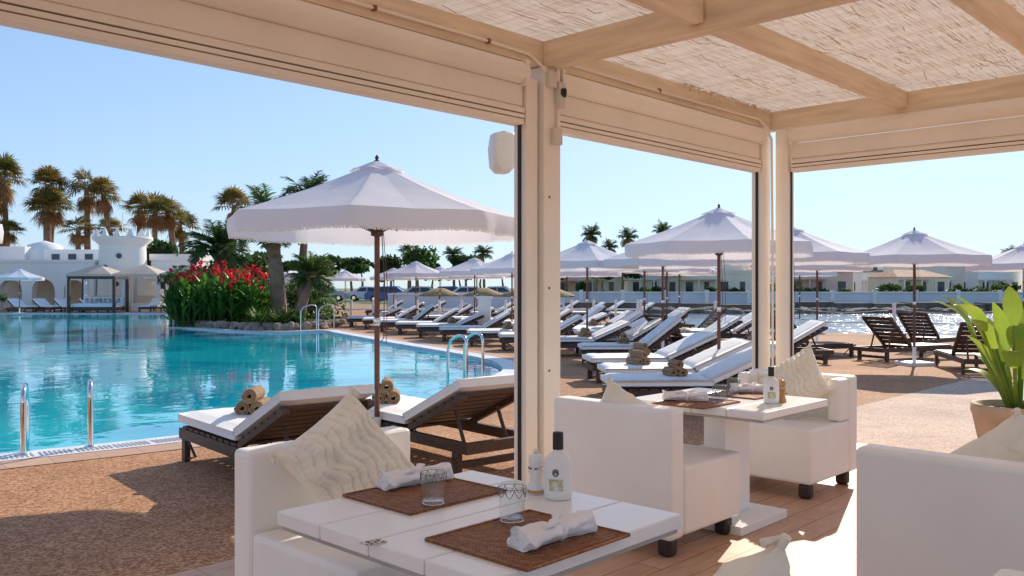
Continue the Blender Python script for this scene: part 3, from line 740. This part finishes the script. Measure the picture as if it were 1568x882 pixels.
def blade(b,base,d,L,w,m,bend=.5,n=5):
    side=Vector((-d.y,d.x,0)); 
    if side.length<.05: side=Vector((1,0,0))
    side.normalize(); p=Vector(base); e=atan2(d.z,sqrt(d.x**2+d.y**2)); h=Vector((d.x,d.y,0)); h=h.normalized() if h.length>.01 else Vector((1,0,0))
    vs=[];fs=[]
    for i in range(n+1):
        t=i/n; ww=w*sin(pi*min(1,(.12+.88*t)))**.8 if t<1 else 0.002
        ee=e-bend*t; up=h*(-sin(ee))+Vector((0,0,cos(ee)))
        vs+=[p-side*ww+up*ww*.35,p.copy(),p+side*ww+up*ww*.35]; p=p+(h*cos(ee)+Vector((0,0,sin(ee))))*L/n
    for i in range(n): fs+=[(3*i,3*i+1,3*i+4,3*i+3),(3*i+1,3*i+2,3*i+5,3*i+4)]
    b.add(vs,fs,m,True)
b=MB()
for k in range(330):
    x=U(-12.0,-8.9); y=U(29.6,33.0)
    if (x+10.4)*.6+(y-31.0)*.5<-1.4: continue
    H=U(1.1,1.9)*(1-.12*abs(x+10.4))
    b.tube([(x,y,0),(x+U(-.1,.1),y+U(-.1,.1),H)],.018,'canna',4,caps=False)
    for j in range(7):
        a=U(0,2*pi); z=H*(.2+.75*j/7); e=U(.7,1.25)
        blade(b,(x,y,z),Vector((cos(a)*cos(e),sin(a)*cos(e),sin(e))),U(.4,.65),U(.055,.09),'canna',.6,3)
    if R()<.27:
        hh=H+U(.15,.5)
        b.tube([(x,y,H*.9),(x,y,hh)],.012,'canna',3,caps=False)
        foliage(b,(x,y,hh+.03),(.10,.10,.13),18,.1,'red',.2)
b.obj('canna_flower_bed')
b=MB()
for k in range(16):
    x=U(-8.7,-6.9); y=28.2+U(0,1.6)+.25*(x+8); 
    for j in range(26):
        a=U(0,2*pi); e=U(.25,1.3); blade(b,(x,y,.1),Vector((cos(a)*cos(e),sin(a)*cos(e),sin(e))),U(.5,.8),.035,'leaf',.4,3)
for k in range(60):
    x=U(-12,-6.8); y=U(31.5,36); foliage(b,(x,y,U(.3,1.6)),(.5,.5,.5),80,.16,'leafdk' if R()<.6 else 'leaf',.4)
b.obj('garden_shrubs')
tree_mass('broadleaf_tree',[(-24.9,60,3.6,1.9,1.6,1.9),(-22.6,61,2.8,1.5,1.5,1.6)],2600,.3)
tree_mass('garden_tree_mass',[(-20.5,58,1.8,1.6,1.5,1.4),(-18.5,50,1.8,1.6,1.5,1.2),(-17,52,2.2,1.6,1.5,1.5),(-14.8,49,2.2,1.6,1.5,1.3),(-45,62,2.5,3,1.5,1.6),(-37,62,2.4,1.5,1,1)],1400,.25)
cl=[]
for i in range(34):
    x=-44+i*2.0+U(-.8,.8); s_=U(.55,1.1); cl.append((x,112+U(-9,9),U(2.8,5.0),U(2.0,3.6)*s_,2,U(1.0,2.1)*s_))
tree_mass('distant_trees',cl,800,.5)
cl=[(x,135+U(-4,4),U(2.2,4.2),U(1.5,4),2,U(.9,2.0)) for x in [22+i*4.5 for i in range(34)]]
tree_mass('distant_shore_trees',cl,420,.6)
cl=[(x+U(-1.5,1.5),100+U(-3,3),U(.5,1.3),U(.8,2.2),1,U(.6,1.2)) for x in [9+i*4.2 for i in range(20)]]
tree_mass('shore_shrubs',cl,280,.4,'leafdk',False)
cl=[(x,49+U(-.5,.5),U(.5,.9),U(.6,1.2),.6,.5) for x in (-31.5,-30.3,-29.5)]
tree_mass('hedge',cl,500,.15,'leaf',False)
flat('lawn',[[(-45,96),(20,96),(20,108),(-45,108)]],.006,'lawn')
flat('road',[[(-60,86),(24,86),(24,94),(-60,94)]],.006,'asph')
def car(x,y,m,rz):
    b=MB(); prof=[(-2.1,.35),(-2.15,.75),(-1.9,.95),(-1.35,1.0),(-.85,1.42),(.6,1.45),(1.25,1.0),(1.95,.88),(2.12,.65),(2.1,.35)]
    n=len(prof)
    vs=[(px,-.85+(.12 if pz>1.2 else 0),pz) for px,pz in prof]+[(px,.85-(.12 if pz>1.2 else 0),pz) for px,pz in prof]
    b.add(vs,[tuple(range(n)),tuple(reversed(range(n,2*n)))]+[(k,(k+1)%n,n+(k+1)%n,n+k) for k in range(n)],m)
    for s in (-1,1):
        yy=s*.875
        b.add([(-1.15,yy,1.0),(-.8,yy-s*.1,1.36),(-.1,yy-s*.1,1.38),(-.1,yy,1.0)],[(0,1,2,3)],'win'); b.add([(0,yy,1.0),(0,yy-s*.1,1.38),(.55,yy-s*.1,1.38),(1.05,yy,1.0)],[(0,1,2,3)],'win')
        for wx in (-1.3,1.3): b.tube([(wx,s*.6,.33),(wx,s*.88,.33)],.33,'tire',16); b.tube([(wx,s*.88,.33),(wx,s*.89,.33)],.18,'chrome',12)
    b.obj('parked_car',(x,y,.01),rz,bevel=.06)
for i,(px,m) in enumerate(((-11.0,'carblue'),(-8.2,'carpaint'),(-5.7,'carblue'),(-4.0,'carwhite'),(-1.2,'carpaint'),(-15,'carwhite'),(-19,'carpaint'),(3,'carblue'))): car(px,(78 if -12<px<0 else 90)+U(-1,1),m,U(-.1,.1)+(pi if i%2 else 0))
# ------------------------------------------------------------------ buildings
def house(x,y,w,d,h,rz=0,roof=False,wm='white',name='white_house',upper=True,base=0):
    b=MB(); b.box((-w/2,-d/2,0),(w/2,d/2,h),wm)
    n=max(2,int(w/1.9)); fl=2 if h>3.6 else 1
    for f in range(fl):
        z0=.1+f*2.6
        for i in range(n):
            cx=-w/2+(i+.5)*w/n; ww=.6 if (i+f)%2 else .9; door=(f==0 and i%2==0)
            if z0+2.0>h: continue
            b.box((cx-ww/2,-d/2-.03,z0+(0 if door else .9)),(cx+ww/2,-d/2-.005,z0+2.0),'win')
            b.box((cx-ww/2-.08,-d/2-.08,z0+2.03),(cx+ww/2+.08,-d/2-.003,z0+2.12),wm)
    if roof:
        b.add([(-w/2-.3,-d/2-.3,h),(w/2+.3,-d/2-.3,h),(w/2+.3,d/2+.3,h),(-w/2-.3,d/2+.3,h),(-w/2*.6,0,h+.9),(w/2*.6,0,h+.9)],[(0,1,5,4),(1,2,5),(2,3,4,5),(3,0,4),(3,2,1,0)],'roof')
    else:
        b.box((-w/2-.08,-d/2-.08,h),(w/2+.08,-d/2+.1,h+.4),wm); b.box((-w/2-.08,d/2-.1,h),(w/2+.08,d/2+.08,h+.4),wm)
        b.box((-w/2-.08,-d/2+.1,h),(-w/2+.1,d/2-.1,h+.4),wm); b.box((w/2-.1,-d/2+.1,h),(w/2+.08,d/2-.1,h+.4),wm)
        if upper and w>5: b.box((-w*.1,-d*.2,h+.01),(w*.35,d*.4,h+1.3),wm)
        b.tube([(w*.3,0,h),(w*.3,0,h+1.7)],.15,wm,6)
    b.box((-w/2-.3,-d/2-1.6,2.35),(w*.1,-d/2-.1,2.48),wm)
    for px in (-w/2-.2,-w/5,w*.05): b.box((px-.08,-d/2-1.55,0),(px+.08,-d/2-1.4,2.35),wm)
    b.obj(name,(x,y,base),rz)
random.seed(21)
def wmat():
    q=R(); return 'white' if q<.68 else ('creamw' if q<.86 else 'pinkw')
x=9
while x<120:
    w=U(4.5,9.5); house(x+w/2,110+U(-6,9),w,6,U(2.6,4.6)+(.9 if x>55 else 0),U(-.45,.3),R()<.45,wmat()); x+=w*U(.8,1.35)
for k in range(14): w=U(6,9); house(10+k*8+U(-2,2),126+U(0,5),w,6,U(3.4,5.4),U(-.3,.3),R()<.5,wmat())
b=MB(); 
for k in range(70):
    x0=4+k*2.9; b.box((x0,65.4+U(-.5,.3),-1),(x0+2.88,67.5,U(.1,.35)),'stone')
b.obj('stone_quay')
b=MB(); b.box((2,68.5,0),(200,68.9,.95),'bluew'); b.box((2,68.4,.952),(200,69,1.05),'white')
for k in range(60): b.box((2+k*3.3,68.35,0),(2.3+k*3.3,68.498,1.2),'white')
b.obj('sea_wall')
b=MB()
for k in range(200):
    c=Vector((U(4,60),U(62,65.5),-.5)); s=U(.3,.8); vs=[];fs=[]
    for a in range(5):
        for q in range(7):
            th=pi*a/4; ph=2*pi*q/7; v=Vector((sin(th)*cos(ph),sin(th)*sin(ph),cos(th)*.6)); vs.append(c+v*s*(1+.4*noise.noise(v*1.5+c)))
    for a in range(4):
        for q in range(7): fs.append((a*7+q,a*7+(q+1)%7,(a+1)*7+(q+1)%7,(a+1)*7+q))
    b.add(vs,fs,'stone')
b.obj('shore_rocks')
b=MB(); fp=[(4.6,31),(6.6,28.2),(8.4,26.0),(11,25),(13.8,24.1),(17,23.3),(21,22.5),(26,21.6)]
for i,(x,y) in enumerate(fp):
    b.tube([(x,y,0),(x,y,.85)],.05,'plasticw',10); b.lathe([(.06,.85),(.06,.9),(0,.93)],'plasticw',10,c=(x,y,0))
    if i:
        px,py=fp[i-1]
        for zz in (.75,.45): b.tube([(px+(x-px)*t/8,py+(y-py)*t/8,zz-.12*sin(pi*t/8)) for t in range(9)],.014,'rope',5,caps=False)
b.obj('rope_fence')
b=MB()
for i in range(14): 
    x=-6+i*.85
    b.tube([(x-.2,33.5,0),(x-.2,33.5,.9)],.05,'white',8)
b.box((-6.4,33.45,.5),(5.2,33.55,.56),'white'); b.obj('white_railing')
b=MB(); b.box((-8,56,0),(3.4,56.4,.9),'bluew'); b.box((-8,55.9,.902),(3.4,56.5,1.0),'white'); b.obj('garden_wall')
b=MB(); b.box((-.95,24.4,0),(-.6,24.7,1.05),'white'); b.box((-1.0,24.35,1.052),(-.55,24.75,1.12),'white'); b.obj('white_pillar')
b=MB()
b.lathe([(0,2.2),(.25,2.15),(1.1,1.6),(1.15,1.45),(.3,1.9)],'straw',14); b.tube([(0,0,0),(0,0,2.0)],.05,'trunk',6); sm=b.mesh('straw_parasol')
for x,y in ((-1.5,47),(.5,45.5),(2.2,46.5),(-4,48),(2.0,43)): put(sm,'straw_parasol',(x,y,0),0,sc=(1,1,.62))
def arch_wall(name,x0,x1,y,h,arches,th=.5,m='white'):
    b=MB(); xs=x0; 
    for cx,w,sh in arches:
        b.box((xs,y,0),(cx-w/2,y+th,h),m); r=w/2
        n=10
        for i in range(n):
            a0=pi-pi*i/n;a1=pi-pi*(i+1)/n
            p=(cx+r*cos(a0),sh+r*sin(a0)); q=(cx+r*cos(a1),sh+r*sin(a1))
            b.add([(p[0],y,p[1]),(q[0],y,q[1]),(q[0],y,h),(p[0],y,h),(p[0],y+th,p[1]),(q[0],y+th,q[1]),(q[0],y+th,h),(p[0],y+th,h)],[(0,1,2,3),(0,4,5,1),(7,6,5,4),(3,2,6,7)],m)
        xs=cx+w/2
    b.box((xs,y,0),(x1,y+th,h),m)
    b.box((x0-.05,y-.06,h+.002),(x1+.05,y+th+.06,h+.18),m)
    return b
b=arch_wall('w',-34,-25.5,53,2.9,[(-32.6,1.4,1.2),(-30.6,1.4,1.2),(-28.6,1.4,1.2),(-26.7,1.3,1.2)])
b.box((-34,57,0),(-25.5,57.3,2.8),'creamw'); b.box((-34,53.5,2.6),(-25.5,56.99,2.85),'white')
b.box((-38,57.4,0),(-32.2,62,4.1),'white'); b.box((-31,57.5,0),(-27.2,62,3.9),'white')
for cx in (-30.2,-29.1,-28.0): b.box((cx-.25,57.44,3.0),(cx+.25,57.49,3.6),'win')
b.lathe([(1.6,3.0),(1.5,3.7),(1.0,4.3),(0,4.6)],'white',20,c=(-32,59.5,0))
b.obj('white_beach_club')
b=MB()
b.lathe([(1.5,0),(1.35,3.9),(1.35,4.0),(1.75,4.35),(1.75,4.5),(1.6,4.5),(1.6,4.42),(0,4.42)],'white',28,c=(-24.2,54,0))
for k in range(14):
    q=2*pi*k/14; cx=-24.2+1.62*cos(q); cy=54+1.62*sin(q)
    X=Matrix.Translation((cx,cy,4.5))@Matrix.Rotation(q,4,'Z'); b.add([(-.1,-.2,0),(.1,-.2,0),(.1,.2,0),(-.1,.2,0),(-.03,-.05,.45),(.03,-.05,.45),(.03,.05,.45),(-.03,.05,.45)],[(0,1,5,4),(1,2,6,5),(2,3,7,6),(3,0,4,7),(4,5,6,7)],'white',False,X)
for z,q in ((2.6,-1.9),(1.6,-1.4),(3.3,-1.3)): b.tube([(-24.2+1.3*cos(q),54+1.3*sin(q),z),(-24.2+1.45*cos(q),54+1.45*sin(q),z)],.16,'win',12)
b.tube([(-24.2,54,4.4),(-24.2,54,6)],.03,'white',6)
for k in range(10): b.box((-22.7+.22*k-.0,52.6,0),(-22.48+.22*k,53.4,2.4-.22*k),'white')
b.obj('round_white_tower')
house(-21.4,56.5,2.9,3,3.1,0,name='white_annex',upper=False)
arch_wall('x',-25.2,-13,59.5,2.2,[(-18.5,1.1,1.0),(-16.6,1.1,1.0)]).obj('white_boundary_wall')
b=MB()
for i in range(3):
    cx=-24.2+i*2.65; w=1.3
    b.add([(cx-w,49.6,2.15),(cx+w,49.6,2.15),(cx+w,52.2,2.15),(cx-w,52.2,2.15),(cx,50.9,2.75)],[(0,1,4),(1,2,4),(2,3,4),(3,0,4)],'shade')
    b.add([(cx-w,49.6,1.95),(cx+w,49.6,1.95),(cx+w,49.6,2.15),(cx-w,49.6,2.15)],[(0,1,2,3)],'shade')
    for px in (cx-w+.05,cx+w-.05):
        for py in (49.65,52.15): b.tube([(px,py,0),(px,py,2.15)],.05,'white',8)
    b.box((cx-.9,51.2,0),(cx+.9,51.9,.45),'white'); b.box((cx-.9,51.902,0),(cx+.9,52.05,.9),'shade')
b.obj('tent_pavilion')
def cabana(x,y):
    b=MB(); w=1.2
    for sx in (-1,1):
        for sy in (-1,1): b.box((sx*w-.07,sy*.9-.07,0),(sx*w+.07,sy*.9+.07,1.85),'wooddk')
    for sy in (-1,1): b.box((-w-.07,sy*.9-.069,1.85),(w+.07,sy*.9+.069,1.99),'wooddk')
    for sx in (-1,1): b.box((sx*w-.069,-.83,1.85),(sx*w+.069,.83,1.98),'wooddk')
    b.box((-w+.08,-.8,.12),(w-.08,.8,.32),'wooddk'); b.box((-w+.1,-.78,.321),(w-.1,.78,.5),'mattr'); b.box((-w+.15,.55,.501),(w-.15,.78,.85),'mattr')
    for k in range(4): b.box((-w+.3+k*.5,.4,.5),(-w+.65+k*.5,.549,.8),'cush')
    for sx in (-1,1): b.box((sx*(w-.15)-.06,.7,.1),(sx*(w-.15)+.06,.82,1.83),'canvas')
    b.obj('cabana_daybed',(x,y,0),.05)
cabana(-22.8,47.9)
# ------------------------------------------------------------------ potted plant
b=MB()
b.lathe([(0,0),(.19,0),(.22,.03),(.30,.42),(.31,.44),(.31,.50),(.27,.50),(.26,.44),(0,.44)],'terra',28); b.lathe([(.26,.45),(0,.46)],'soil',20)
for k in range(20):
    a=U(0,2*pi); e=U(.85,1.45); L=U(.15,.72); d=Vector((cos(a)*cos(e),sin(a)*cos(e),sin(e)))
    bs=Vector((cos(a)*.05,sin(a)*.05,.44)); tp=bs+d*L
    b.tube([bs,bs+d*L*.5,tp],[.016,.012,.008],'banana',6)
    blade(b,tp,d,U(.28,.42),U(.05,.07),'banana',U(.4,1.3),9)
b.obj('potted_banana_plant',(3.70,6.35,0),0)
# ------------------------------------------------------------------ light, sky, camera
AZ=radians(26); EL=radians(29)
sd=Vector((sin(AZ)*cos(EL),cos(AZ)*cos(EL),sin(EL)))
sl=bpy.data.lights.new('sun','SUN'); sl.energy=5; sl.angle=radians(.5); sl.color=(1,.89,.74)
so=bpy.data.objects.new('sun',sl); COL.objects.link(so); so.rotation_euler=(-sd).to_track_quat('-Z','Y').to_euler(); so.location=(5,5,20)
W=bpy.data.worlds.new('World'); S.world=W; W.use_nodes=True; nt=W.node_tree; bg=nt.nodes['Background']
sk=nn(nt,'ShaderNodeTexSky'); sk.sky_type='NISHITA'; sk.sun_disc=False; sk.sun_elevation=EL; sk.sun_rotation=AZ; sk.air_density=1; sk.dust_density=.5; sk.ozone_density=1.5
g1=nn(nt,'ShaderNodeVectorMath',operation='MULTIPLY'); g1.inputs[1].default_value=(1.45,1.68,1.98); nt.links.new(sk.outputs[0],g1.inputs[0])
g2=nn(nt,'ShaderNodeVectorMath',operation='MULTIPLY'); g2.inputs[1].default_value=(.20,.17,.14); nt.links.new(sk.outputs[0],g2.inputs[0])
g3=nn(nt,'ShaderNodeVectorMath',operation='ADD'); g3.inputs[1].default_value=(1,1,1); nt.links.new(g2.outputs[0],g3.inputs[0])
g4=nn(nt,'ShaderNodeVectorMath',operation='DIVIDE'); nt.links.new(g1.outputs[0],g4.inputs[0]); nt.links.new(g3.outputs[0],g4.inputs[1])
nt.links.new(g4.outputs[0],bg.inputs[0]); bg.inputs[1].default_value=.15
c=bpy.data.cameras.new('camera'); c.sensor_width=36; c.lens=36*1330/1568; c.clip_end=4000; c.clip_start=.05
co=bpy.data.objects.new('camera',c); COL.objects.link(co); co.location=(0,0,1.35); co.rotation_euler=(pi/2,0,0); S.camera=co
S.view_settings.view_transform='Standard'; S.view_settings.look='None'; S.view_settings.exposure=0
